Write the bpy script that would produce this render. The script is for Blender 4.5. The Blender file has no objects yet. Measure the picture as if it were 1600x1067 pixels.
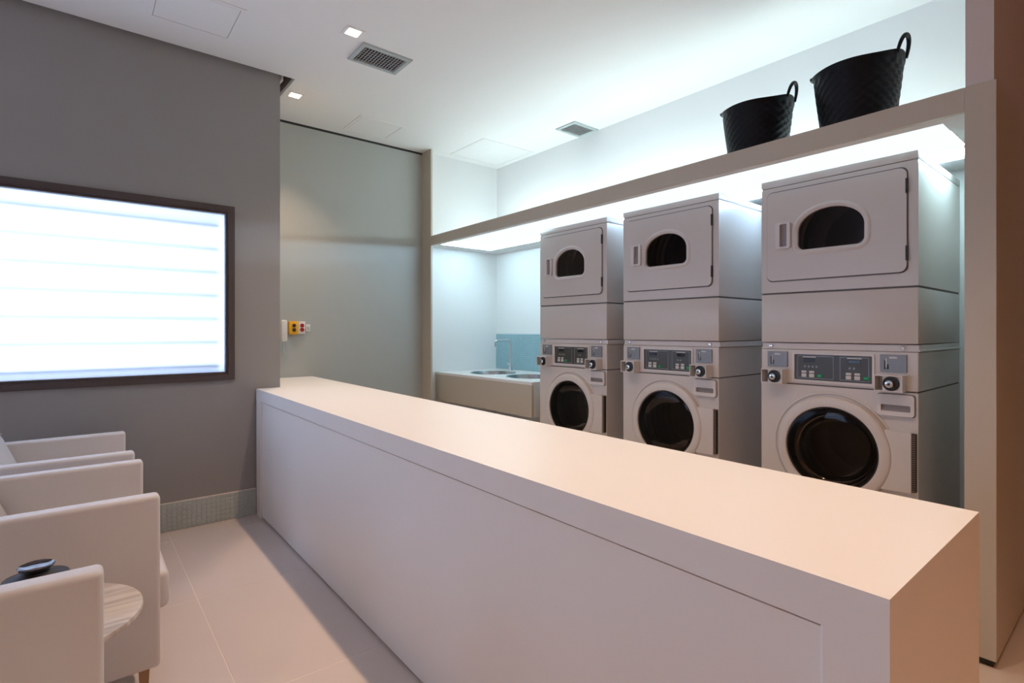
import bpy, bmesh, math, random
from math import sin, cos, pi, radians as R
from mathutils import Vector, Matrix
random.seed(7)
S = bpy.context.scene
COL = S.collection

# ------------------------------------------------------------------ camera, world, exposure
EYE = 1.25
cam_d = bpy.data.cameras.new('camera'); cam = bpy.data.objects.new('camera', cam_d); COL.objects.link(cam)
cam.location = (0, 0, EYE)
cam.rotation_euler = (R(90), 0, R(-39.218))
cam_d.sensor_width = 36; cam_d.lens = 830.785 / 1600 * 36; cam_d.shift_y = -16.5 / 1600
cam_d.clip_start = 0.02
S.camera = cam
S.view_settings.view_transform = 'Standard'; S.view_settings.look = 'None'
S.view_settings.gamma = 1; S.view_settings.use_curve_mapping = False
S.view_settings.exposure = 0.0
S.cycles.use_denoising = True
S.cycles.max_bounces = 10; S.cycles.diffuse_bounces = 6; S.cycles.glossy_bounces = 5
S.cycles.transparent_max_bounces = 12
S.cycles.sample_clamp_indirect = 6

W = bpy.data.worlds.new('daylight'); S.world = W; W.use_nodes = True
W.node_tree.nodes['Background'].inputs[0].default_value = (0.60, 0.73, 1.0, 1)
W.node_tree.nodes['Background'].inputs[1].default_value = 5.4

WARM = (1.0, 0.70, 0.47)
AMBER = (1.0, 0.36, 0.05)
COOL = (0.80, 0.98, 1.0)
DOWN_W = 70; TUBE_TOP = 44; PANEL = 1.2; STRIP = 46.0; AMBER_W = 70
PANE_EMIT = 0.0

def area(name, loc, rot, sx, sy, power, color):
    d = bpy.data.lights.new(name, 'AREA'); d.shape = 'RECTANGLE'; d.size = sx; d.size_y = sy
    d.energy = power; d.color = color
    o = bpy.data.objects.new(name, d); COL.objects.link(o); o.location = loc; o.rotation_euler = rot
    return o

# ------------------------------------------------------------------ materials
def mat(name, col, rough=0.5, metal=0.0, spec=0.5, bump=0.0, bscale=50, var=0.0, vscale=3, coat=0.0, emit=None, estr=0, alpha=None):
    m = bpy.data.materials.new(name); m.use_nodes = True
    nt = m.node_tree; b = nt.nodes['Principled BSDF']
    b.inputs['Base Color'].default_value = (*col, 1); b.inputs['Roughness'].default_value = rough
    b.inputs['Metallic'].default_value = metal; b.inputs['Specular IOR Level'].default_value = spec
    if coat: b.inputs['Coat Weight'].default_value = coat; b.inputs['Coat Roughness'].default_value = 0.08
    tc = nt.nodes.new('ShaderNodeTexCoord')
    if var:
        n = nt.nodes.new('ShaderNodeTexNoise'); n.inputs['Scale'].default_value = vscale; n.inputs['Detail'].default_value = 5
        r = nt.nodes.new('ShaderNodeMix'); r.data_type = 'RGBA'
        r.inputs[6].default_value = (*[c * (1 - var) for c in col], 1); r.inputs[7].default_value = (*[min(1, c * (1 + var)) for c in col], 1)
        nt.links.new(tc.outputs['Object'], n.inputs['Vector']); nt.links.new(n.outputs['Fac'], r.inputs[0])
        nt.links.new(r.outputs[2], b.inputs['Base Color'])
    if bump:
        n = nt.nodes.new('ShaderNodeTexNoise'); n.inputs['Scale'].default_value = bscale; n.inputs['Detail'].default_value = 3
        bp = nt.nodes.new('ShaderNodeBump'); bp.inputs['Strength'].default_value = bump; bp.inputs['Distance'].default_value = 0.002
        nt.links.new(tc.outputs['Object'], n.inputs['Vector']); nt.links.new(n.outputs['Fac'], bp.inputs['Height'])
        nt.links.new(bp.outputs[0], b.inputs['Normal'])
    if emit: b.inputs['Emission Color'].default_value = (*emit, 1); b.inputs['Emission Strength'].default_value = estr
    return m

M = {}
M['ceiling'] = mat('ceiling_paint', (0.82, 0.82, 0.81), 0.9)
M['white'] = mat('white_paint', (0.84, 0.85, 0.85), 0.85)
M['grey_wall'] = mat('grey_wall_paint', (0.30, 0.285, 0.275), 0.8, var=0.02, bump=0.1, bscale=120)
M['glass_wall'] = mat('grey_lacquered_panel', (0.42, 0.435, 0.415), 0.42, spec=0.35)
M['counter'] = mat('white_solid_surface', (0.80, 0.775, 0.755), 0.42, var=0.01, vscale=4)
M['joinery'] = mat('beige_lacquer', (0.50, 0.445, 0.37), 0.35)
M['joinery_dark'] = mat('black_kick', (0.03, 0.025, 0.02), 0.6)
M['amber_wall'] = mat('brown_wood_wall', (0.42, 0.27, 0.16), 0.6, var=0.15, vscale=2)
M['enamel'] = mat('white_enamel_steel', (0.62, 0.57, 0.54), 0.32, bump=0.05, bscale=200)
M['enamel_seam'] = mat('seam_dark', (0.12, 0.11, 0.11), 0.6)
M['plastic'] = mat('pale_grey_plastic', (0.68, 0.64, 0.625), 0.4)
M['steel_grey'] = mat('grey_coin_plate', (0.24, 0.25, 0.27), 0.4, metal=0.3)
M['dark_panel'] = mat('dark_control_overlay', (0.055, 0.055, 0.05), 0.35)
M['screen'] = mat('black_screen', (0.006, 0.006, 0.01), 0.15)
M['button'] = mat('light_button', (0.6, 0.58, 0.57), 0.4)
M['green'] = mat('green_button', (0.0, 0.33, 0.12), 0.4)
M['black'] = mat('black_plastic', (0.015, 0.015, 0.016), 0.45)
M['rubber'] = mat('black_rubber_tub', (0.003, 0.004, 0.007), 0.5, spec=0.2)
M['chrome'] = mat('chrome', (0.75, 0.76, 0.78), 0.12, metal=1)
M['steel'] = mat('brushed_steel', (0.45, 0.48, 0.5), 0.25, metal=1)
M['drum'] = mat('drum_steel', (0.30, 0.265, 0.26), 0.35, metal=0.9)
M['drum_dark'] = mat('door_ring_black', (0.02, 0.018, 0.018), 0.5)  # near-black tone of the ring inside the washer door
M['leather'] = mat('white_leather', (0.64, 0.60, 0.58), 0.45, bump=0.15, bscale=90, var=0.02, vscale=5)
M['wood'] = mat('oak_leg', (0.35, 0.2, 0.1), 0.45, var=0.2, vscale=8)
M['frame'] = mat('taupe_window_frame', (0.075, 0.058, 0.056), 0.4)
M['slat'] = mat('louvre', (0.10, 0.12, 0.20), 0.6)
M['tile'] = mat('porcelain_floor_tile', (0.60, 0.52, 0.47), 0.38, var=0.05, vscale=2.5, bump=0.05, bscale=60)
M['grout'] = mat('pale_grout', (0.74, 0.66, 0.58), 0.9)
M['mosaic'] = mat('glass_mosaic', (0.42, 0.47, 0.45), 0.25, var=0.15, vscale=18)
M['mosaic_blue'] = mat('aqua_mosaic', (0.33, 0.52, 0.58), 0.25, var=0.15, vscale=25)
M['joint_blue'] = mat('aqua_joint', (0.55, 0.66, 0.68), 0.8)
M['vent'] = mat('vent_frame_metal', (0.42, 0.47, 0.47), 0.5)
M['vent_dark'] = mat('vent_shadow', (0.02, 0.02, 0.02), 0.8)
M['vent_blade'] = mat('vent_blade_metal', (0.40, 0.40, 0.40), 0.5)
M['yellow'] = mat('yellow_plate', (0.85, 0.42, 0.01), 0.4)
M['red'] = mat('red_outlet', (0.35, 0.005, 0.015), 0.4)
M['white_plastic'] = mat('white_plastic', (0.75, 0.75, 0.74), 0.35)
M['slot'] = mat('slot_brown', (0.22, 0.16, 0.14), 0.8)
M['end_wall'] = mat('pinkish_wall_paint', (0.60, 0.53, 0.50), 0.7)
M['gold'] = mat('bright_trim', (0.8, 0.78, 0.74), 0.4)

def emitter(name, col, s):
    m = bpy.data.materials.new(name); m.use_nodes = True; nt = m.node_tree; nt.nodes.clear()
    e = nt.nodes.new('ShaderNodeEmission'); e.inputs[0].default_value = (*col, 1); e.inputs[1].default_value = s
    o = nt.nodes.new('ShaderNodeOutputMaterial'); nt.links.new(e.outputs[0], o.inputs[0]); return m
M['tube'] = emitter('fluorescent_tube', COOL, TUBE_TOP)
M['panel'] = emitter('light_panel', (0.82, 0.96, 1.0), PANEL)
M['strip'] = emitter('led_strip', (0.60, 0.89, 1.0), STRIP)
M['strip_back'] = emitter('led_strip_daylight', (0.44, 0.70, 1.0), 140)
M['strip_end'] = emitter('led_strip_end', (0.60, 0.93, 1.0), 130)
M['lamp'] = emitter('halogen_lens', (1, 0.85, 0.68), 12)
M['amber_fill'] = emitter('amber_fill_lens', AMBER, 6)

def frosted(name):
    m = bpy.data.materials.new(name); m.use_nodes = True; nt = m.node_tree; nt.nodes.clear()
    t = nt.nodes.new('ShaderNodeBsdfTranslucent'); t.inputs[0].default_value = (0.95, 0.97, 1, 1)
    e = nt.nodes.new('ShaderNodeEmission'); e.inputs[0].default_value = (0.72, 0.84, 1.0, 1); e.inputs[1].default_value = PANE_EMIT
    a = nt.nodes.new('ShaderNodeAddShader'); o = nt.nodes.new('ShaderNodeOutputMaterial')
    nt.links.new(t.outputs[0], a.inputs[0]); nt.links.new(e.outputs[0], a.inputs[1]); nt.links.new(a.outputs[0], o.inputs[0])
    return m
M['pane'] = frosted('frosted_pane')

def dark_glass(name, fac, tint=(0.25, 0.22, 0.2)):
    m = bpy.data.materials.new(name); m.use_nodes = True; nt = m.node_tree; nt.nodes.clear()
    t = nt.nodes.new('ShaderNodeBsdfTransparent'); t.inputs[0].default_value = (*tint, 1)
    g = nt.nodes.new('ShaderNodeBsdfGlossy'); g.inputs[1].default_value = 0.04; g.inputs[0].default_value = (0.55, 0.55, 0.55, 1)
    f = nt.nodes.new('ShaderNodeFresnel'); f.inputs[0].default_value = 1.33
    x = nt.nodes.new('ShaderNodeMixShader'); o = nt.nodes.new('ShaderNodeOutputMaterial')
    nt.links.new(f.outputs[0], x.inputs[0]); nt.links.new(t.outputs[0], x.inputs[1]); nt.links.new(g.outputs[0], x.inputs[2]); nt.links.new(x.outputs[0], o.inputs[0])
    return m
M['dryer_glass'] = dark_glass('dryer_glass', 0.1, (0.74, 0.72, 0.74))
M['washer_glass'] = dark_glass('washer_glass', 0.1, (0.6, 0.52, 0.45))

def marble():
    m = mat('striped_marble', (0.6, 0.52, 0.46), 0.25); nt = m.node_tree; b = nt.nodes['Principled BSDF']
    tc = nt.nodes.new('ShaderNodeTexCoord'); mp = nt.nodes.new('ShaderNodeMapping')
    mp.inputs['Rotation'].default_value = (0, 0, R(-8)); mp.inputs['Scale'].default_value = (1.2, 14, 1)
    n = nt.nodes.new('ShaderNodeTexNoise'); n.inputs['Scale'].default_value = 2.5; n.inputs['Detail'].default_value = 6; n.inputs['Distortion'].default_value = 0.4
    c = nt.nodes.new('ShaderNodeValToRGB'); c.color_ramp.elements[0].position = 0.35; c.color_ramp.elements[0].color = (0.46, 0.39, 0.34, 1)
    c.color_ramp.elements[1].position = 0.62; c.color_ramp.elements[1].color = (0.66, 0.59, 0.53, 1)
    nt.links.new(tc.outputs['Object'], mp.inputs[0]); nt.links.new(mp.outputs[0], n.inputs['Vector']); nt.links.new(n.outputs['Fac'], c.inputs[0]); nt.links.new(c.outputs[0], b.inputs['Base Color'])
    return m
M['marble'] = marble()

# ------------------------------------------------------------------ mesh helpers
def new_obj(name, bm, m, parent=None, smooth=False, angle=40):
    me = bpy.data.meshes.new(name)
    bmesh.ops.remove_doubles(bm, verts=bm.verts, dist=1e-6)
    bmesh.ops.recalc_face_normals(bm, faces=bm.faces)
    bm.to_mesh(me); bm.free()
    if smooth:
        for p in me.polygons: p.use_smooth = True
        try: me.set_sharp_from_angle(angle=R(angle))
        except Exception: pass
    if isinstance(m, str): m = M[m]
    me.materials.append(m)
    o = bpy.data.objects.new(name, me); COL.objects.link(o)
    if parent: o.parent = parent
    return o
def BM(): return bmesh.new()
def add_bm(dst, src):
    me = bpy.data.meshes.new('tmp'); src.to_mesh(me); src.free(); dst.from_mesh(me); bpy.data.meshes.remove(me)
def box(bm, x0, x1, y0, y1, z0, z1, bev=0.0, seg=2):
    b = bmesh.new()
    v = [b.verts.new((x, y, z)) for x in (x0, x1) for y in (y0, y1) for z in (z0, z1)]
    for f in ((0, 1, 3, 2), (4, 6, 7, 5), (0, 4, 5, 1), (2, 3, 7, 6), (0, 2, 6, 4), (1, 5, 7, 3)):
        b.faces.new([v[i] for i in f])
    if bev: bmesh.ops.bevel(b, geom=b.edges[:], offset=bev, segments=seg, profile=0.5, affect='EDGES', clamp_overlap=True)
    add_bm(bm, b); return bm
def prism(bm, outer, holes, to3, d0, d1):
    """flat plate: 2D outline with holes, thickness d0..d1, to3(u, v, d) -> point"""
    t = bmesh.new(); loops = []
    for L in [outer] + holes:
        vs = [t.verts.new((p[0], p[1], 0)) for p in L]; loops.append(len(vs))
        for i in range(len(vs)): t.edges.new((vs[i], vs[(i + 1) % len(vs)]))
    if holes or True: bmesh.ops.triangle_fill(t, use_beauty=True, use_dissolve=False, edges=t.edges[:])
    t.verts.index_update(); t.verts.ensure_lookup_table()
    co = [(v.co.x, v.co.y) for v in t.verts]; fs = [[v.index for v in f.verts] for f in t.faces]
    t.free()
    a = [bm.verts.new(to3(u, v, d0)) for u, v in co]; b = [bm.verts.new(to3(u, v, d1)) for u, v in co]
    for f in fs:
        bm.faces.new([a[i] for i in f]); bm.faces.new([b[i] for i in reversed(f)])
    s = 0
    for n in loops:
        for i in range(n):
            j = (i + 1) % n; bm.faces.new((a[s + i], a[s + j], b[s + j], b[s + i]))
        s += n
    return bm
def circle(cx, cy, r, n=48, r2=None):
    r2 = r2 or r
    return [(cx + r * cos(2 * pi * i / n), cy + r2 * sin(2 * pi * i / n)) for i in range(n)]
def rrect(x0, x1, y0, y1, r, n=5):
    P = []
    for cx, cy, a in ((x1 - r, y1 - r, 0), (x0 + r, y1 - r, 90), (x0 + r, y0 + r, 180), (x1 - r, y0 + r, 270)):
        for i in range(n + 1):
            t = R(a + 90 * i / n); P.append((cx + r * cos(t), cy + r * sin(t)))
    return P
def rect(x0, x1, y0, y1): return [(x0, y0), (x1, y0), (x1, y1), (x0, y1)]
def lathe(bm, prof, n=40, axis='z', c=(0, 0, 0), cap0=False, cap1=False):
    rings = []
    for r, h in prof:
        ring = []
        for i in range(n):
            t = 2 * pi * i / n; u, v = r * cos(t), r * sin(t)
            p = (u, v, h) if axis == 'z' else (h, u, v)
            ring.append(bm.verts.new((p[0] + c[0], p[1] + c[1], p[2] + c[2])))
        rings.append(ring)
    for a, b in zip(rings, rings[1:]):
        for i in range(n): bm.faces.new((a[i], a[(i + 1) % n], b[(i + 1) % n], b[i]))
    if cap0: bm.faces.new(rings[0])
    if cap1: bm.faces.new(rings[-1][::-1])
    return bm
def tube(bm, pts, r, n=10, closed=False, caps=True, flat=None):
    pts = [Vector(p) for p in pts]; rings = []; N = len(pts); up = None
    for i, p in enumerate(pts):
        a = pts[(i - 1) % N] if (closed or i) else p; b = pts[(i + 1) % N] if (closed or i < N - 1) else p
        t = (b - a).normalized()
        if up is None:
            up = Vector((0, 0, 1)) if abs(t.z) < 0.9 else Vector((1, 0, 0))
        s = t.cross(up).normalized(); up = s.cross(t).normalized()
        rr = r[i] if isinstance(r, (list, tuple)) else r
        rings.append([bm.verts.new(p + s * rr * cos(2 * pi * k / n) * (flat or 1) + up * rr * sin(2 * pi * k / n)) for k in range(n)])
    for i in range(N if closed else N - 1):
        a, b = rings[i], rings[(i + 1) % N]
        for k in range(n): bm.faces.new((a[k], a[(k + 1) % n], b[(k + 1) % n], b[k]))
    if caps and not closed: bm.faces.new(rings[0]); bm.faces.new(rings[-1][::-1])
    return bm
def tag(o, label, cat, group=None):
    o['label'] = label; o['category'] = cat
    if group: o['group'] = group
    return o
def thing(name, label, cat, loc=(0, 0, 0), rz=0, group=None):
    o = bpy.data.objects.new(name, None); COL.objects.link(o); o.location = loc; o.rotation_euler = (0, 0, rz)
    o.empty_display_size = 0.1
    return tag(o, label, cat, group)
def struct(name, bm, m, parent=None, smooth=False):
    o = new_obj(name, bm, m, parent, smooth)
    if parent is None: o['kind'] = 'structure'
    return o
def copy_tree(o, parent=None):
    c = o.copy(); COL.objects.link(c)
    if parent: c.parent = parent
    for ch in [x for x in o.children]: copy_tree(ch, c)
    return c
XY = lambda u, v, d: (u, v, d)

# ------------------------------------------------------------------ structure
YW = 3.927; YF = 4.70; ZC = 3.03; XB = 3.57; YS = 4.64
X0, X1, Y0 = -3.0, 4.7, -3.2
# floor: slab plus separate tiles with pale joints
fl = struct('floor', box(BM(), X0, X1, Y0, 4.9, -0.12, -0.0008), 'grout')
T = 0.88
tile_bm = box(BM(), 0.002, T - 0.002, 0.002, T - 0.002, -0.02, 0.0, 0.0006, 1)
first = None
for i in range(-4, 5):
    for j in range(-8, 2):
        x, y = 0.432 + i * T, 3.73 + j * T
        x2, y2 = min(x + T, X1), min(y + T, 4.85); xa, ya = max(x, X0), max(y, Y0)
        if x2 - xa < 0.05 or y2 - ya < 0.05: continue
        if x2 - xa > T - .001 and y2 - ya > T - .001:
            if first is None:
                first = new_obj('tile', tile_bm, 'tile', fl); first.location = (x, y, 0)
            else:
                c = first.copy(); COL.objects.link(c); c.location = (x, y, 0)
        else:
            new_obj('tile', box(BM(), xa + .0015, x2 - .0015, ya + .0015, y2 - .0015, -0.02, 0.0, .0015, 1), 'tile', fl)
# ceiling with a slot round the end of the window wall
cb = BM()
prism(cb, [(X0, Y0), (X1, Y0), (X1, 4.9), (1.19, 4.9), (1.19, 3.885), (X0, 3.885)], [], XY, ZC, ZC + 0.03)
struct('ceiling', cb, 'ceiling')
sb = BM(); box(sb, X0, 1.24, 3.885, 4.9, ZC + 0.16, ZC + 0.2); box(sb, 1.19, 1.22, 3.885, 4.9, ZC + 0.03, ZC + .16)
box(sb, X0, 1.19, 3.855, 3.885, ZC + 0.03, ZC + .16)
struct('trim_1', sb, 'slot')
struct('trim_2', box(BM(), 1.112, 1.124, 3.935, 4.6, ZC - 0.01, ZC + 0.05), 'gold')
# window wall
wx0, wx1, wz0, wz1 = -2.5, 0.81, 0.925, 2.077
wb = BM()
prism(wb, rect(X0, 1.1, -0.05, ZC + 0.155), [rect(wx0 + .02, wx1 - .02, wz0 + .02, wz1 - .02)], lambda u, v, d: (u, d, v), YW, YW + 0.20)
struct('wall_left', wb, 'grey_wall')
win = BM()
prism(win, rect(wx0, wx1, wz0, wz1), [rect(wx0 + .037, wx1 - .037, wz0 + .037, wz1 - .037)], lambda u, v, d: (u, d, v), YW - 0.012, YW + 0.03)
prism(win, rect(wx0 + .03, wx1 - .03, wz0 + .03, wz1 - .03), [rect(wx0 + .053, wx1 - .053, wz0 + .053, wz1 - .053)], lambda u, v, d: (u, d, v), YW + 0.002, YW + 0.06)
w1 = struct('window_1', win, 'frame')
struct('pane', box(BM(), wx0 + .04, wx1 - .04, wz0 and YW + 0.035, YW + 0.041, wz0 + .04, wz1 - .04), 'pane', w1)
sl = None
for k, z in enumerate([1.022 + 0.1535 * i for i in range(7)]):
    if sl is None:
        sl = struct('slat', box(BM(), wx0 + .06, 0.725, -0.052, 0.05, -0.010, 0.010, .003, 1), 'slat', w1); sl.location = (0, YW + 0.105, z)
    else:
        c = sl.copy(); COL.objects.link(c); c.location = (0, YW + 0.105, z)
# far wall (lacquered panel), dark strip painted as the shadow gap at its top
struct('wall_far', box(BM(), 1.0, 2.69, YF, YF + 0.12, -0.05, ZC + .03), 'glass_wall')
struct('gap_shade_strip', box(BM(), 1.19, 2.672, YF - 0.004, YF + .01, ZC - 0.018, ZC + .01), 'vent_dark')
struct('wall_corner', box(BM(), .98, 1.096, YW + .19, YF + .02, -0.05, ZC + .155), 'grey_wall')
# post between far wall and laundry niche
struct('trim_4', box(BM(), 2.672, 2.692, 4.53, YF + .1, -0.05, ZC + .02, 0.002, 1), 'joinery')
# niche walls
struct('wall_side', box(BM(), 2.682, XB + .1, YS, YS + 0.12, -0.05, ZC + .02), 'white')
struct('wall_right', box(BM(), XB, XB + 0.12, 0.3, YS + .1, -0.05, ZC + .02), 'white')
# room behind the camera
g = BM(); prism(g, rect(Y0 - .1, YW + .1, -0.05, ZC + .1), [rect(2.2, 3.4, .75, 2.2)], lambda u, v, d: (d, u, v), X0 - .1, X0)
struct('wall_outer_left', g, 'white')
g = BM(); prism(g, rect(2.18, 3.42, .73, 2.22), [rect(2.23, 3.37, .78, 2.17)], lambda u, v, d: (d, u, v), X0 - .05, X0 + .012)
w2 = struct('fill_window', g, 'frame')  # unseen window, added to bring bluish side light onto the counter front
struct('pane', box(BM(), X0 - .04, X0 - .034, 2.22, 3.38, .77, 2.18), 'pane', w2)
struct('wall_near', box(BM(), X0 - .1, X1 + .1, Y0 - .1, Y0, -0.05, ZC + .1), 'amber_wall')
struct('wall_outer_right', box(BM(), X1, X1 + .1, Y0 - .1, 0.6, -0.05, ZC + .1), 'amber_wall')
struct('wall_end', box(BM(), 2.622, X1 + .05, 0.396, 0.478, 2.177, ZC + .02), 'end_wall')
struct('wall_end_low', box(BM(), 3.56, X1 + .05, 0.396, 0.478, -0.05, 2.177), 'amber_wall')

# mosaic baseboard
bs = struct('baseboard_left', box(BM(), X0, 0.942, YW - 0.008, YW, 0.0, 0.178), 'grout')
p = 0.0272; t0 = None
n_one = 0
mb = BM()
for i in range(int((0.94 - X0) / p)):
    xr = 0.940 - i * p
    for j in range(6):
        z = 0.004 + j * 0.0287
        if i < 30:
            if t0 is None:
                t0 = new_obj('tile', box(BM(), -p + .0022, 0, -.004, 0.002, 0, .0265, .001, 1), 'mosaic', bs)
                t0.location = (xr, YW - .008, z)
            else:
                c = t0.copy(); COL.objects.link(c); c.location = (xr, YW - .008 - random.uniform(0, .0008), z)
        else:
            box(mb, xr - p + .0022, xr, YW - .012, YW - .006, z, z + .0265)
o = new_obj('tile_strip', mb, 'mosaic', bs); o['kind'] = 'stuff'

# ------------------------------------------------------------------ laundry niche joinery
sp = thing('partition', 'tall beige lacquered partition closing the right end of the laundry niche', 'partition', (2.615, 0.388, 0))
new_obj('panel', box(BM(), 0, 0.95, 0, 0.092, 0.03, 2.177, 0.0015, 1), 'joinery', sp)
new_obj('kickplate', box(BM(), 0.02, 0.95, 0.012, 0.085, 0, 0.03), 'joinery_dark', sp)

sh = thing('overhead_shelf', 'long beige shelf with white lit underside above the laundry machines', 'shelf', (2.615, 0.48, 2.085))
def fpt(u, v, d): return (u, v, d)
fb = BM()   # fascia runs very slightly out of square to the machines, as the photograph shows
prism(fb, [(0, 0), (0.022, 0), (0.022 + .056, 4.05), (0.056, 4.05)], [], XY, 0.0, 0.092)
new_obj('fascia', fb, 'joinery', sh)
bb = BM()
prism(bb, [(0.022, 0.0), (0.953, 0.0), (0.953, 4.155), (0.15, 4.155), (0.078, 4.05)], [], XY, 0.075, 0.088)
new_obj('shelf_board', bb, 'white', sh)
so = BM()
prism(so, [(0.022, 0.0), (0.953, 0.0), (0.953, 4.155), (0.15, 4.155), (0.078, 4.05)], [[(0.098, 0.085), (0.725, 0.085), (0.725, 3.97), (0.115, 3.97)]], XY, 0.004, 0.018)
new_obj('soffit', so, 'white', sh)
pn = BM(); prism(pn, [(0.112, 0.095), (0.712, 0.095), (0.712, 3.958), (0.128, 3.958)], [], XY, 0.058, 0.066)
new_obj('light_panel', pn, 'panel', sh)
for (xa, xb, ya, yb) in ((0.108, 0.12, 2.75, 3.95), (0.711, 0.724, 2.85, 3.96), (0.30, 0.705, 0.088, 0.1), (0.13, 0.705, 3.955, 3.968)):
    new_obj('light_strip', box(BM(), xa, xb, ya, yb, 0.022, 0.05), 'strip_end' if ya < 1 else 'strip', sh)
new_obj('light_strip', box(BM(), 0.711, 0.724, 0.09, 2.845, 0.022, 0.05), 'strip_back', sh)
# tubes lying on the shelf, behind the fascia, washing the wall and ceiling
for k in range(3):
    y = 0.62 + k * 1.32
    tl = thing('tube_light', ['cool fluorescent batten on the shelf top at its right end', 'cool fluorescent batten on the shelf top at its middle', 'cool fluorescent batten on the shelf top at its left end'][k],
               'light', (3.22, y, 2.1735), 0, 'battens on the shelf top')
    new_obj('housing', box(BM(), -.03, .03, 0, 1.24, 0, .03, .002, 1), 'white_plastic', tl)
    tb = BM(); tube(tb, [(0, .02, .05), (0, 1.22, .05)], .014, 10); new_obj('tube', tb, 'tube', tl, True)

# ------------------------------------------------------------------ long counter
ct = thing('folding_counter', 'long white solid surface counter running past the washing machines', 'counter', (0, 0, 0))
def cx(y): return 0.923 + (y - 0.254) * (0.020 / 3.673)     # front edge line
def cxb(y): return 1.521 + (y - 0.254) * (0.062 / 4.408)
ZT, ZB = 0.8555, 0.779
g = BM()
prism(g, [(cx(.254), .254), (cxb(.254), .254), (cxb(4.694), 4.694), (1.106, 4.694), (1.106, 3.921), (cx(3.921), 3.921)], [], XY, ZB, ZT)
bmesh.ops.bevel(g, geom=[e for e in g.edges if abs(e.verts[0].co.z - ZT) < 1e-5 and abs(e.verts[1].co.z - ZT) < 1e-5 and len(e.link_faces) == 2 and abs(e.link_faces[0].normal.z - e.link_faces[1].normal.z) > .5], offset=.0015, segments=1, affect='EDGES')
new_obj('worktop', g, 'counter', ct)
g = BM(); prism(g, [(cx(.254), .254), (cxb(.254), .254), (cxb(.35), .35), (cx(.35) + .005, .35), (cx(.345), .345)], [], XY, 0.0, ZB)
new_obj('end_panel', g, 'counter', ct)
g = BM(); prism(g, [(cx(3.80), 3.80), (cx(3.80) + .1, 3.80), (cx(3.9) + .1, 3.915), (cx(3.9), 3.915)], [], XY, 0.0, ZB)
new_obj('end_post', g, 'counter', ct)
g = BM(); prism(g, [(cx(.35) + .010, .3506), (cx(.35) + .03, .3506), (cx(3.8) + .03, 3.80), (cx(3.8) + .010, 3.80)], [], XY, 0.012, ZB - .008)
new_obj('front_panel', g, 'counter', ct)
g = BM(); prism(g, [(cx(.35) + .03, .35), (cx(.35) + .04, .35), (cx(3.8) + .04, 3.80), (cx(3.8) + .03, 3.80)], [], XY, 0.012, ZB)
new_obj('shadow_gap', g, 'counter', ct)
g = BM(); prism(g, [(cxb(.35) - .034, .35), (cxb(.35) - .014, .35), (cxb(4.6) - .014, 4.69), (cxb(4.6) - .034, 4.69)], [], XY, 0.012, ZB)
new_obj('back_panel', g, 'counter', ct)
g = BM(); box(g, 1.0, 1.45, 0.36, 3.79, 0.0, 0.012); new_obj('plinth', g, 'joinery_dark', ct)

# ------------------------------------------------------------------ stacked machines
ZTOP = 2.037
def D_shape(cx_, z0, z1, hw, r, n=20):
    # flat bottom with round corners, half-elliptic top
    P = []
    zc = z0 + (z1 - z0) * 0.48
    for i in range(n + 1):
        t = pi * i / n; P.append((cx_ + hw * cos(t), zc + (z1 - zc) * sin(t)))
    for i in range(6):
        t = pi + (pi / 2) * i / 5; P.append((cx_ - hw + r + r * cos(t), z0 + r + r * sin(t)))
    for i in range(6):
        t = 1.5 * pi + (pi / 2) * i / 5; P.append((cx_ + hw - r + r * cos(t), z0 + r + r * sin(t)))
    return P
def F(u, v, d): return (d, -u, v)      # front coordinates: u from the left edge, v up, d depth behind the front
def fb_box(bm, u0, u1, v0, v1, d0, d1, bev=0.0): return box(bm, d0, d1, -u1, -u0, v0, v1, bev, 2)
WD = 0.683; DP = 0.735
def bent_shell(bm, z0, z1, back=DP, front=0.014, inset=0.0):
    """sides, top, bottom, back of a cabinet, open at the front"""
    prism(bm, rect(inset, WD - inset, z0, z1), [rect(inset + .008, WD - inset - .008, z0 + .008, z1 - .008)], F, front, back)
    fb_box(bm, inset, WD - inset, z0, z1, back, back + .004)

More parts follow.
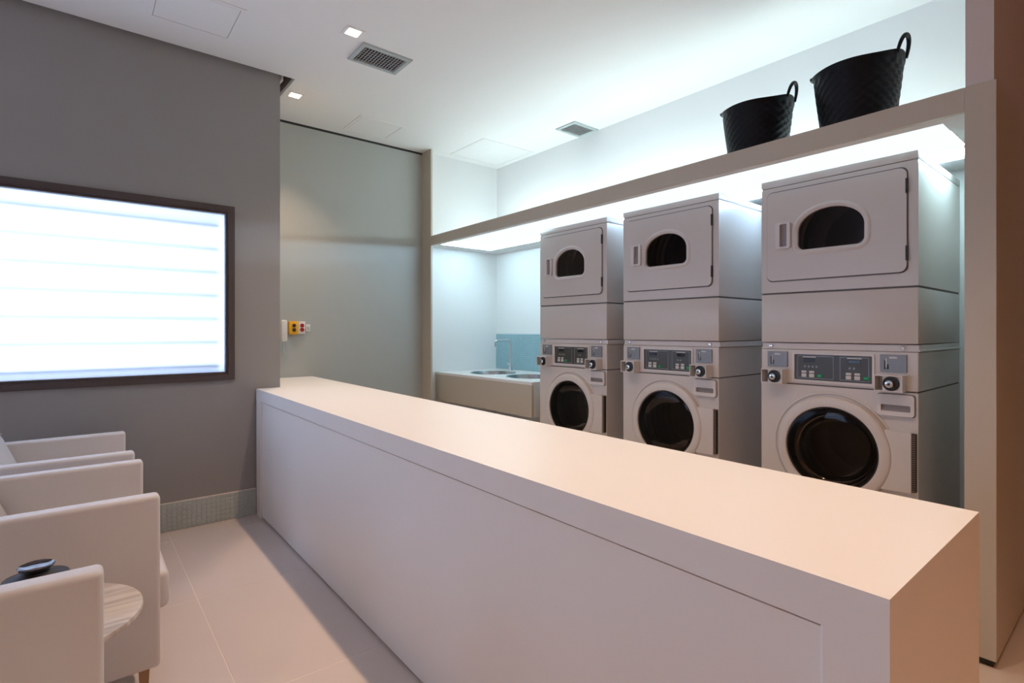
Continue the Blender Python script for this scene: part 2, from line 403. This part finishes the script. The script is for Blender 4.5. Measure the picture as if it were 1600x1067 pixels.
def make_stack(label):
    t = thing('stacked_washer_dryer', label, 'washing machine', (2.824, 1.355, 0), 0, 'stacked laundry machines')
    # dryer cabinet
    b = BM(); bent_shell(b, 1.449, 1.997)
    Dw = D_shape(.334, 1.657, 1.852, .147, .03)
    prism(b, rect(0, WD, 1.449, 1.997), [rect(.06, .62, 1.53, 1.95)], F, 0.0, .014)
    new_obj('dryer_cabinet', b, 'enamel', t)
    b = BM(); fb_box(b, -.001, WD + .001, 2.0, ZTOP, -.002, DP + .004, .004); new_obj('dryer_lid', b, 'enamel', t, True)
    b = BM(); fb_box(b, .002, WD - .002, 1.99, 2.003, .004, DP); new_obj('lid_seam', b, 'enamel_seam', t)
    # recess ring round the door: dark joint
    b = BM(); prism(b, rrect(.029, .647, 1.505, 1.975, .03), [rrect(.04, .636, 1.516, 1.964, .025)], F, -.0015, .004); new_obj('door_joint', b, 'enamel_seam', t)
    b = BM(); prism(b, rrect(.034, .642, 1.511, 1.969, .028), [Dw], F, -.011, .008)
    dd = new_obj('dryer_door', b, 'enamel', t)
    b = BM()   # raised rim round the window
    outs = [(.176, .026), (.170, -.014), (.160, -.022), (.150, -.016), (.147, -.002)]
    loops = []
    for hw, d in ((.174, -.0105), (.170, -.016), (.162, -.019), (.152, -.014), (.147, -.004)):
        k = hw - .147; L = D_shape(.334, 1.657 - k, 1.852 + k, hw, .03 + k); loops.append([b.verts.new(F(u, v, d)) for u, v in L])
    for a, c in zip(loops, loops[1:]):
        for i in range(len(a)): b.faces.new((a[i], a[(i + 1) % len(a)], c[(i + 1) % len(a)], c[i]))
    new_obj('window_rim', b, 'plastic', dd, True)
    b = BM(); prism(b, D_shape(.334, 1.655, 1.854, .149, .031), [], F, .002, .006); new_obj('window_glass', b, 'dryer_glass', dd)
    b = BM(); prism(b, rrect(.084, .156, 1.672, 1.806, .01), [rrect(.104, .140, 1.682, 1.797, .006)], F, -.027, -.010); new_obj('handle', b, 'plastic', dd)
    b = BM(); prism(b, rect(.103, .141, 1.681, 1.798), [], F, -.0118, -.0105); new_obj('handle_recess', b, mat('recess_shade_grey', (0.40, .37, .37), .5) if 'hr' not in M else M['hr'], dd)
    for z in (1.888, 1.592):
        b = BM(); fb_box(b, .638, .648, z - .033, z + .033, -.012, .0, .002); new_obj('hinge', b, 'black', t)
    # dryer drum
    b = BM(); prof = [(.285, .03)]
    for k in range(6):
        x = .05 + k * .06; prof += [(.285, x), (.268, x + .008), (.268, x + .018), (.285, x + .026)]
    prof += [(.285, .46), (.20, .48), (.19, .465), (.0001, .47)]
    prof = [(r, h) for r, h in prof]
    lathe(b, prof, 40, 'x', (0, -.334, 1.74)); new_obj('dryer_drum', b, 'drum', t, True)
    # lower dryer panel
    b = BM(); fb_box(b, 0, WD, 1.192, 1.440, -.001, DP, .004); new_obj('service_panel', b, 'enamel', t, True)
    b = BM(); fb_box(b, .003, WD - .003, 1.438, 1.451, .004, DP - .005); new_obj('panel_seam', b, 'enamel_seam', t)
    b = BM(); fb_box(b, .0, WD, 1.160, 1.188, .012, DP + .002, .002); fb_box(b, -.003, WD + .004, 1.158, 1.166, .008, DP, .001)
    new_obj('stacking_bracket', b, 'plastic', t)
    for u in (.049, .626):
        b = BM(); lathe(b, [(.0001, -.003), (.007, -.002), (.0085, .013)], 12, 'x', (0, -u, 1.172)); new_obj('screw', b, 'chrome', t, True)
    # washer console
    b = BM(); fb_box(b, 0, WD, .984, 1.156, 0, DP, .003); co = new_obj('control_console', b, 'enamel', t)
    b = BM(); prism(b, rrect(.160, .520, .995, 1.142, .006), [rrect(.170, .511, 1.006, 1.133, .004)], F, -.007, .001); new_obj('console_bezel', b, 'plastic', co)
    b = BM(); fb_box(b, .168, .513, 1.004, 1.135, -.002, .001); new_obj('control_overlay', b, 'dark_panel', co)
    for side, (u0, u1) in enumerate(((.183, .350), (.376, .498))):
        b = BM(); prism(b, rect(u0, u1, 1.014, 1.126), [rect(u0 + .003, u1 - .003, 1.017, 1.123)], F, -.0032, -.001); new_obj('overlay_line', b, 'steel_grey', co)
        s0 = (.213, .412)[side]
        b = BM(); fb_box(b, s0, s0 + .052, 1.096, 1.113, -.004, -.001, .001); new_obj('display', b, 'screen', co)
        b = BM(); fb_box(b, s0 - .004, s0 + .056, 1.118, 1.1225, -.0036, -.001); new_obj('printed_label', b, 'button', co)
        for k in range((4, 2)[side]):
            b = BM(); fb_box(b, s0 + .002 + k * .018, s0 + .010 + k * .018, 1.068, 1.078, -.0036, -.001); new_obj('indicator', b, 'steel_grey', co)
        for k in range(2):
            q = s0 - .01 + k * .036
            b = BM(); fb_box(b, q, q + .024, 1.020, 1.038, -.006, -.001, .002); fb_box(b, q, q + .024, 1.041, 1.052, -.005, -.001, .002); new_obj('button', b, 'button', co)
        q = s0 + .064
        b = BM(); fb_box(b, q, q + .022, 1.022, 1.036, -.007, -.001, .003); new_obj('start_button', b, 'green', co, True)
    for u0, cat in ((.035, 'l'), (.542, 'r')):
        b = BM(); fb_box(b, u0, u0 + .101, 1.066, 1.144, -.008, .001, .002); cp = new_obj('coin_plate', b, 'steel_grey', co)
        b = BM(); fb_box(b, u0 + .017, u0 + .021, 1.078, 1.118, -.0105, -.006, .0006); fb_box(b, u0 + .028, u0 + .034, 1.078, 1.100, -.009, -.006); new_obj('coin_slot', b, 'black', cp)
        b = BM(); fb_box(b, u0 + .022, u0 + .027, 1.085, 1.128, -.010, -.006, .001); fb_box(b, u0 + .036, u0 + .066, 1.126, 1.135, -.009, -.006, .001); new_obj('printed_label', b, 'button', cp)
        # coin box: open tunnel with round key lock
        v0, v1 = .982, 1.054; a0 = u0 - .008; a1 = u0 + .098
        b = BM(); prism(b, rect(a0, a1, v0, v1), [rect(a0 + .004, a1 - .004, v0 + .004, v1 - .004)], F, -.062, 0.0)
        cb_ = new_obj('coin_box', b, 'plastic', co)
        b = BM(); prism(b, rect(a0 + .03, a1 - .004, v0 + .004, v1 - .004), [], F, -.05, -.004); new_obj('box_face', b, 'plastic', cb_)
        b = BM(); lathe(b, [(.0001, -.0505), (.031, -.0505), (.032, -.054), (.027, -.055), (.026, -.052), (.0001, -.052)], 28, 'x', (0, -(u0 + .055), .5 * (v0 + v1)))
        new_obj('lock_ring', b, 'black', cb_, True)
        b = BM(); lathe(b, [(.017, -.052), (.016, -.066), (.012, -.068), (.0001, -.068)], 20, 'x', (0, -(u0 + .050), .5 * (v0 + v1) - .002))
        new_obj('key_lock', b, 'chrome', cb_, True)
        b = BM(); lathe(b, [(.006, -.067), (.006, -.0695), (.0001, -.0695)], 10, 'x', (0, -(u0 + .050), .5 * (v0 + v1) - .002)); new_obj('keyhole', b, 'black', cb_)
    # washer cabinet
    b = BM(); bent_shell(b, .075, .978)
    prism(b, rect(0, WD, .075, .978), [circle(.342, .682, .215, 56)], F, -.001, .014)
    new_obj('washer_cabinet', b, 'enamel', t)
    b = BM(); fb_box(b, .003, WD - .003, .976, .986, .004, DP - .005); new_obj('panel_seam', b, 'enamel_seam', t)
    b = BM(); lathe(b, [(.272, .0), (.268, -.006), (.262, -.007), (.256, -.001)], 64, 'x', (0, -.338, .684)); new_obj('door_surround', b, 'enamel', t, True)
    # door: ring, glass bowl
    b = BM(); lathe(b, [(.248, -.001), (.250, -.022), (.246, -.029), (.236, -.034), (.212, -.036), (.204, -.034), (.200, -.018), (.200, .012), (.213, .013)], 64, 'x', (0, -.342, .682))
    wd = new_obj('washer_door', b, 'enamel', t, True, )
    b = BM(); lathe(b, [(.203, -.024), (.190, -.028), (.150, -.033), (.08, -.036), (.0001, -.037)], 56, 'x', (0, -.342, .682)); new_obj('door_glass', b, 'washer_glass', wd, True)
    b = BM(); lathe(b, [(.204, -.020), (.204, -.026), (.193, -.026), (.186, -.010), (.186, .03), (.2, .035)], 56, 'x', (0, -.342, .682)); new_obj('inner_ring', b, 'drum_dark', wd, True)
    b = BM(); lathe(b, [(.175, .0), (.17, .03), (.155, .10), (.12, .135), (.0001, .145)], 48, 'x', (0, -.342, .678)); new_obj('glass_bowl', b, 'washer_glass', wd, True)
    b = BM()
    prof = [(.215, .02), (.215, .05), (.262, .06)]
    for k in range(5):
        x = .08 + k * .06; prof += [(.262, x), (.256, x + .01), (.256, x + .02), (.262, x + .03)]
    prof += [(.262, .42), (.18, .435), (.17, .42), (.08, .43), (.0001, .425)]
    lathe(b, prof, 48, 'x', (0, -.342, .682)); dr = new_obj('washer_drum', b, 'drum', t, True)
    for k in range(3):
        b = BM()
        a = 2 * pi * k / 3 + .5
        pr = [(cos(a + s) * r, sin(a + s) * r) for s, r in ((-.18, .258), (-.04, .2), (.04, .2), (.18, .258))]
        prism(b, pr, [], lambda u, v, d: (d, -.342 + u, 0.682 + v), .08, .41)
        new_obj('drum_paddle', b, 'drum', dr)
    # hinge cover with dark grille
    b = BM()
    prism(b, [(.664, .545), (.664, .805), (.565, .808)] + [(.342 + .250 * cos(R(a)), 0.682 + .250 * sin(R(a))) for a in range(26, -40, -6)] + [(.565, .542)], [], F, -.030, -.001)
    hc = new_obj('hinge_cover', b, 'enamel', t)
    b = BM(); fb_box(b, .664, .678, .550, .802, -.022, -.001); new_obj('grille', b, 'black', hc)
    b = BM()
    for k in range(26): fb_box(b, .6645, .6775, .554 + k * .0096, .558 + k * .0096, -.0235, -.02)
    gr = new_obj('grille_bars', b, 'slot', hc); gr['kind'] = 'stuff'
    # detergent drawer
    b = BM(); prism(b, rrect(.529, .674, .869, .970, .013), [], F, -.0018, .0); new_obj('drawer_joint', b, 'enamel_seam', t)
    b = BM(); prism(b, rrect(.532, .671, .872, .967, .012), [rrect(.547, .658, .892, .921, .006)], F, -.016, .001); dw = new_obj('detergent_drawer', b, 'plastic', t)
    b = BM(); prism(b, rrect(.546, .659, .891, .922, .006), [], F, -.0035, -.0015); new_obj('drawer_grip', b, M['hr'], dw)
    # feet
    for u in (.07, .61):
        for d in (.07, .66):
            b = BM(); lathe(b, [(.02, 0), (.024, .008), (.012, .02), (.012, .078)], 16, 'z', (d, -u, 0), True, True); new_obj('foot', b, 'black', t, True)
    return t
M['hr'] = mat('recess_shade_grey', (0.27, .24, .24), .5)  # darker grey puts recess shade into the handle and drawer grip floors
m3 = make_stack('stacked white dryer and washer, largest and nearest, beside the beige end panel')
m2 = copy_tree(m3); m2.location = (2.824, 2.282, 0); m2['label'] = 'stacked white dryer and washer standing in the middle of the three'
m1 = copy_tree(m3); m1.location = (2.824, 3.109, 0); m1['label'] = 'stacked white dryer and washer farthest away, next to the sink worktop'

# ------------------------------------------------------------------ sink worktop
sk = thing('sink_worktop', 'wall-hung white sink worktop with deep beige apron beside the farthest machine', 'sink', (2.79, 3.17, 0))
ZS = 0.84
b = BM(); c1 = (.36, .985); c2 = (.36, .42)
prism(b, rect(-.002, .776, 0, 1.466), [circle(*c1, .205, 40, .225), circle(*c2, .205, 40, .225)], XY, ZS - .022, ZS)
new_obj('worktop', b, 'white_plastic', sk)
b = BM(); box(b, 0, .02, 0, 1.466, .56, ZS - .022); new_obj('apron', b, 'joinery', sk)
b = BM(); box(b, .02, .776, 0, .018, .56, ZS - .022); new_obj('end_apron', b, 'white_plastic', sk)
for c in (c1, c2):
    b = BM()
    prof = [(1.06, 0.001), (1.05, .004), (.99, .003), (.97, -.006), (.93, -.12), (.85, -.15), (.12, -.158), (.0005, -.158)]
    rings = []
    for k, h in prof: rings.append([b.verts.new((c[0] + u, c[1] + v, ZS + h)) for u, v in circle(0, 0, .205 * k, 40, .225 * k)])
    for a_, b_ in zip(rings, rings[1:]):
        for i in range(40): b.faces.new((a_[i], a_[(i + 1) % 40], b_[(i + 1) % 40], b_[i]))
    bs_ = new_obj('basin', b, 'steel', sk, True)
    b = BM(); lathe(b, [(.03, -.157), (.028, -.153), (.0001, -.153)], 20, 'z', (c[0], c[1], ZS)); new_obj('drain', b, 'chrome', bs_, True)
def faucet(x, y, label):
    t = thing('faucet', label, 'tap', (x, y, ZS), 0, 'chrome taps at the sinks')
    b = BM(); lathe(b, [(.026, 0), (.026, .006), (.016, .012), (.014, .05)], 20, 'z', (0, 0, 0), True, True); new_obj('base', b, 'chrome', t, True)
    b = BM(); tube(b, [(0, 0, .03), (0, 0, .285), (-.004, 0, .302), (-.018, 0, .312), (-.04, 0, .314), (-.17, 0, .314), (-.19, 0, .308), (-.2, 0, .292), (-.2, 0, .25)], .0095, 12); new_obj('spout', b, 'chrome', t, True)
    b = BM(); tube(b, [(0, .012, .06), (0, .05, .075)], .006, 8); new_obj('lever', b, 'chrome', t, True)
faucet(3.45, 4.25, 'tall chrome tap standing behind the left sink basin')
# mosaic backsplash behind the sink
bp_ = BM(); box(bp_, XB - .006, XB, 3.15, YS, ZS, 1.222)
jb = struct('baseboard_right', bp_, 'joint_blue')
mb = BM(); q = .0205
for i in range(int((YS - 3.15) / q)):
    for j in range(18):
        y = YS - .001 - i * q; z = ZS + .006 + j * q
        v = [mb.verts.new(pp) for pp in ((XB - .009, y - q + .002, z), (XB - .009, y, z), (XB - .009, y, z + q - .002), (XB - .009, y - q + .002, z + q - .002))]
        mb.faces.new(v)
        for a_, b_ in ((0, 1), (1, 2), (2, 3), (3, 0)):
            va, vb = v[a_].co, v[b_].co
            mb.faces.new((v[a_], v[b_], mb.verts.new((XB - .004, vb.y, vb.z)), mb.verts.new((XB - .004, va.y, va.z))))
o = new_obj('mosaic_tiles', mb, 'mosaic_blue', jb); o['kind'] = 'stuff'

# ------------------------------------------------------------------ black tubs on the shelf
def tub(name_label, x, y, scale, rz, H):
    t = thing('tub', name_label, 'basket', (x, y, 2.1735), rz, 'black flexible tubs on the shelf')
    b = BM(); n = 120;  r0, r1 = .142 * scale, .186 * scale; rows = 34; rings = []
    def rise(a): return .030 * scale * abs(cos(a)) ** 6
    for j in range(rows + 1):
        s = j / rows; ring = []
        for i in range(n):
            a = 2 * pi * i / n; r = r0 + (r1 - r0) * s ** .85
            if 2 < j < rows - 2: r += .0022 * (1 if ((i // 3 + j // 2) % 2) else -1) * scale
            if j >= rows - 1: r += .006 * scale
            z = s * (H + rise(a) * (s ** 6) )
            ring.append(b.verts.new((r * cos(a), r * sin(a), z)))
        rings.append(ring)
    for j in range(rows, -1, -4):
        s = j / rows; ring = []
        for i in range(n):
            a = 2 * pi * i / n; r = r0 + (r1 - r0) * s ** .85 - .006
            ring.append(b.verts.new((r * cos(a), r * sin(a), max(.006, s * (H + rise(a) * s ** 6)))))
        rings.append(ring)
    for A, B in zip(rings, rings[1:]):
        for i in range(n): b.faces.new((A[i], A[(i + 1) % n], B[(i + 1) % n], B[i]))
    b.faces.new(rings[0]); b.faces.new(rings[-1])
    new_obj('tub_body', b, 'rubber', t, True, 60)
    for sgn, tilt, hk in ((1, 14, .82), (-1, 60, .36)):
        b = BM(); pts = []; rad = []
        for k in range(17):
            a = pi * k / 16
            w = .050 * cos(a) * scale * (1 if abs(cos(a)) < .9 else 1); h = (.105 * hk * sin(a) ** .8 if sin(a) > 0 else 0) * scale
            h -= .02 * scale
            px = r1 + .004 + h * sin(R(tilt)); pz = H + .028 * scale + h * cos(R(tilt))
            pts.append((sgn * px, w, pz)); rad.append((.007 + .003 * sin(a)) * scale)
        tube(b, pts, rad, 10); new_obj('handle', b, 'rubber', t, True)
    return t
tub('large black flexible tub at the right end of the shelf above the nearest machine', 2.945, 0.945, 1.0, R(-94), .335)
tub('black flexible tub on the shelf above the gap between middle and nearest machines', 2.945, 1.438, 0.97, R(-88), .305)

# ------------------------------------------------------------------ ceiling fittings
def hatch(x0, x1, y0, y1, label):
    t = thing('access_hatch', label, 'hatch', (x0, y0, ZC), 0, 'ceiling access hatches')
    w, h = x1 - x0, y1 - y0
    b = BM(); prism(b, rect(0, w, 0, h), [rect(.022, w - .022, .022, h - .022)], XY, -.004, .0); new_obj('frame', b, 'ceiling', t)
    b = BM(); prism(b, rect(.026, w - .026, .026, h - .026), [], XY, -.003, 0.0); new_obj('panel', b, 'ceiling', t)
    b = BM(); prism(b, rect(.022, w - .022, .022, h - .022), [rect(.026, w - .026, .026, h - .026)], XY, -.0008, 0.0); new_obj('joint', b, M['hatch_joint'], t)
M['hatch_joint'] = mat('hatch_joint', (.42, .42, .43), .9)
hatch(.30, .725, 3.215, 3.62, 'square flush access hatch in the ceiling above the window')
hatch(1.806, 2.215, 4.185, 4.565, 'small flush access hatch in the ceiling near the grey lacquered wall')
hatch(2.90, 3.52, 3.965, 4.545, 'flush access hatch in the ceiling corner above the sink')
def vent(xa, xb, ya, yb, label, nb, deep):
    t = thing('ceiling_vent', label, 'vent', (xa, ya, ZC), 0, 'air vents in the ceiling')
    w, h = xb - xa, yb - ya; f = .03
    b = BM(); prism(b, rect(0, w, 0, h), [rect(f, w - f, f, h - f)], XY, -.012, 0.0)
    bmesh.ops.bevel(b, geom=[e for e in b.edges if all(v.co.z < -.011 for v in e.verts) and len(e.link_faces) == 2 and abs(e.link_faces[0].normal.dot(e.link_faces[1].normal)) < .5], offset=.004, segments=1, affect='EDGES')
    new_obj('frame', b, 'vent', t)
    b = BM(); box(b, f, w - f, f, h - f, -.002, -.0005); new_obj('backing', b, 'vent_dark', t)
    bl = None
    for i in range(nb):
        x = f + (w - 2 * f) * (i + .5) / nb
        if bl is None:
            bl = new_obj('blade', box(BM(), -.0016, .0016, f, h - f, -.010, -.006), 'vent_blade', t); bl.location = (x, 0, 0)
        else:
            c = bl.copy(); COL.objects.link(c); c.location = (x, 0, 0)
    b = BM()
    for i in range(7):
        y = f + (h - 2 * f) * (i + .5) / 7; box(b, f, w - f, y - .0013, y + .0013, -.0055, -.003)
    new_obj('cross_bars', b, 'vent_blade', t)
vent(1.36, 1.702, 3.115, 3.365, 'grey air vent in the ceiling next to the front downlight', 14, 0)
vent(3.258, 3.58 - .02, 3.155, 3.385, 'small grey air vent in the ceiling against the niche wall', 12, 0)
def downlight(x, y, label, col=WARM, power=DOWN_W, lens='lamp', group='warm downlights over the counter', size=100):
    t = thing('downlight', label, 'light', (x, y, ZC), 0, group)
    b = BM(); prism(b, rect(-.055, .055, -.055, .055), [rect(-.038, .038, -.038, .038)], XY, -.004, 0.0); new_obj('frame', b, 'ceiling', t)
    b = BM(); box(b, -.036, .036, -.036, .036, -.0022, -.0005); new_obj('lens', b, lens, t)
    d = bpy.data.lights.new('lamp', 'SPOT'); d.energy = power; d.color = col; d.spot_size = R(size); d.spot_blend = 1.0; d.shadow_soft_size = .025
    l = bpy.data.objects.new('lamp', d); COL.objects.link(l); l.parent = t; l.location = (0, 0, -.03)
for y, lb in ((4.147, 'small square downlight in the ceiling beyond the window wall corner'), (3.053, 'small square downlight in the ceiling beside the large vent'),
              (1.96, 'square downlight in the ceiling over the middle of the counter'), (.866, 'square downlight in the ceiling over the near part of the counter'),
              (-.12, 'square downlight in the ceiling just past the near end of the counter')):
    downlight(1.27, y, lb)
for x, y, lb in ((1.3, -1.5, 'unseen amber fill light added behind the viewpoint, nearer the counter'), (1.9, -2.6, 'unseen amber fill light added behind the viewpoint, by the brown wall')):
    downlight(x, y, lb, AMBER, AMBER_W, 'amber_fill', 'added fill lights behind the viewpoint', 120)  # unseen lamps added to turn the counter end and partition orange

downlight(-2.0, -.2, 'unseen warm fill light added in the ceiling behind the viewpoint, on the armchair side', (1, .66, .43), 85, 'amber_fill', 'added fill lights behind the viewpoint', 150)  # unseen lamp added to warm the counter front, machine fronts and partition

# ------------------------------------------------------------------ wall phone and sockets
t = thing('intercom_phone', 'white wall intercom handset half hidden behind the grey wall corner', 'phone', (1.335, YF, 1.165))
b = BM(); box(b, -.035, .022, -.03, 0, .01, .165, .006); new_obj('cradle', b, 'white_plastic', t, True)
b = BM(); box(b, -.025, .026, -.058, -.026, -.005, .178, .014, 4); new_obj('handset', b, 'white_plastic', t, True)
b = BM()
pts = []
for k in range(60):
    s = k / 59; pts.append((-.005 + .028 * sin(pi * s) * .6 + .004 * cos(k * 1.6), -.025 + .004 * sin(k * 1.6), -.0 - .11 * sin(pi * s)))
tube(b, pts, .0022, 6); new_obj('cord', b, 'white_plastic', t, True)
def socket(x0, x1, z0, z1, pm, om, label, d=.035):
    t = thing('wall_socket', label, 'socket', (x0, YF, z0), 0, 'wall sockets beside the intercom')
    w, h = x1 - x0, z1 - z0
    b = BM(); box(b, 0, w, -d, 0, 0, h, .003); new_obj('plate', b, pm, t, True)
    for s in (0, 1):
        b = BM(); lathe(b, [(.017, -.0001), (.017, .005), (.013, .006), (.0001, .004)], 6 if om == 'black' else 14, 'z', (0, 0, 0))
        o = new_obj('outlet', b, om, t); o.rotation_euler = (R(90), 0, 0); o.location = (w * .52, -d, h * (.33 + .34 * s))
socket(1.382, 1.456, 1.222, 1.332, 'yellow', 'black', 'yellow wall socket plate with two black outlets')
socket(1.462, 1.519, 1.225, 1.332, 'white_plastic', 'red', 'white wall socket plate with two red outlets', .02)
t = thing('wall_switch', 'small pale plate on the wall right of the red outlets', 'switch', (1.530, YF, 1.245))
b = BM(); box(b, 0, .034, -.01, 0, 0, .062, .003); new_obj('plate', b, 'white_plastic', t, True)
b = BM(); box(b, .01, .024, -.014, -.009, .018, .044, .001); new_obj('rocker', b, 'vent', t)

# ------------------------------------------------------------------ armchairs
def soft(bm, x0, x1, y0, y1, z0, z1, bev): return box(bm, x0, x1, y0, y1, z0, z1, bev, 4)
def make_chair(label):
    # local: front at x=0, seat extends to -x; near arm outer face y=0, far arm outer face y=.70
    t = thing('armchair', label, 'armchair', (0, 0, 0), 0, 'white leather armchairs in a row')
    for y in (0, .63):
        b = BM(); soft(b, -.66, 0, y, y + .07, .085, .68, .014); a = new_obj('arm', b, 'leather', t, True, 60)
        b = BM()
        for yy in (y + .006, y + .064):
            tube(b, [(-.6, yy, .674), (-.014, yy, .674), (-.005, yy, .664), (-.005, yy, .1)], .0022, 6)
        new_obj('piping', b, 'leather', a, True)
    b = BM(); soft(b, -.60, -.02, .07, .63, .14, .27, .012); new_obj('seat_base', b, 'leather', t, True, 60)
    b = BM(); soft(b, -.56, .035, .075, .625, .25, .385, .022); new_obj('seat_cushion', b, 'leather', t, True, 60)
    b = BM(); v = [(-.66, .085), (-.42, .085), (-.37, .38), (-.505, .72), (-.52, .745), (-.58, .75), (-.66, .72)]
    prism(b, v, [], lambda u, w, d: (u, d, w), .068, .632)
    bmesh.ops.bevel(b, geom=[e for e in b.edges if len(e.link_faces) == 2 and e.link_faces[0].normal.dot(e.link_faces[1].normal) < .8], offset=.012, segments=3, affect='EDGES')
    new_obj('backrest', b, 'leather', t, True, 60)
    for x in (-.045, -.62):
        for y in (.035, .665):
            b = BM(); lathe(b, [(.016, 0), (.022, .09)], 4, 'z', (0, 0, 0), True, True)
            o = new_obj('leg', b, 'wood', t); o.location = (x, y, 0); o.rotation_euler = (0, 0, R(45))
    return t
ch = make_chair('white leather armchair farthest away, nearest the window wall'); ch.location = (.208, 3.065, 0)
c = copy_tree(ch); c.location = (.222, 2.200, 0); c['label'] = 'white leather armchair in the middle, just beyond the round side table'
c = copy_tree(ch); c.location = (.048, .960, 0); c['label'] = 'white leather armchair nearest the viewer, in front of the round side table'

# side table and bowl
t = thing('side_table', 'small round striped stone side table between two white armchairs', 'table', (-.088, 1.948, 0))
b = BM(); lathe(b, [(.0001, .430), (.230, .430), (.239, .434), (.241, .440), (.239, .448), (.233, .450), (.0001, .450)], 72); new_obj('tabletop', b, 'marble', t, True)
b = BM(); lathe(b, [(.022, .012), (.022, .430)], 20); new_obj('pedestal', b, 'chrome', t, True)
b = BM(); lathe(b, [(.0001, 0), (.17, 0), (.17, .006), (.03, .014), (.0001, .014)], 48); new_obj('base', b, 'chrome', t, True)
t = thing('pedestal_bowl', 'dark flared bowl with a glassy rim standing on the round side table', 'bowl', (-.088, 1.93, .45))
b = BM(); lathe(b, [(.0001, 0), (.045, 0), (.07, .04), (.082, .10), (.07, .135), (.03, .150), (.024, .156)], 40); new_obj('body', b, 'black', t, True)
b = BM(); lathe(b, [(.022, .153), (.030, .155), (.037, .160), (.040, .165), (.038, .167), (.032, .163), (.02, .161), (.0001, .160)], 40); new_obj('rim_dish', b, M['glassdish'] if 'glassdish' in M else mat('dark_glass_dish', (.03, .025, .03), .06, coat=.5), t, True)
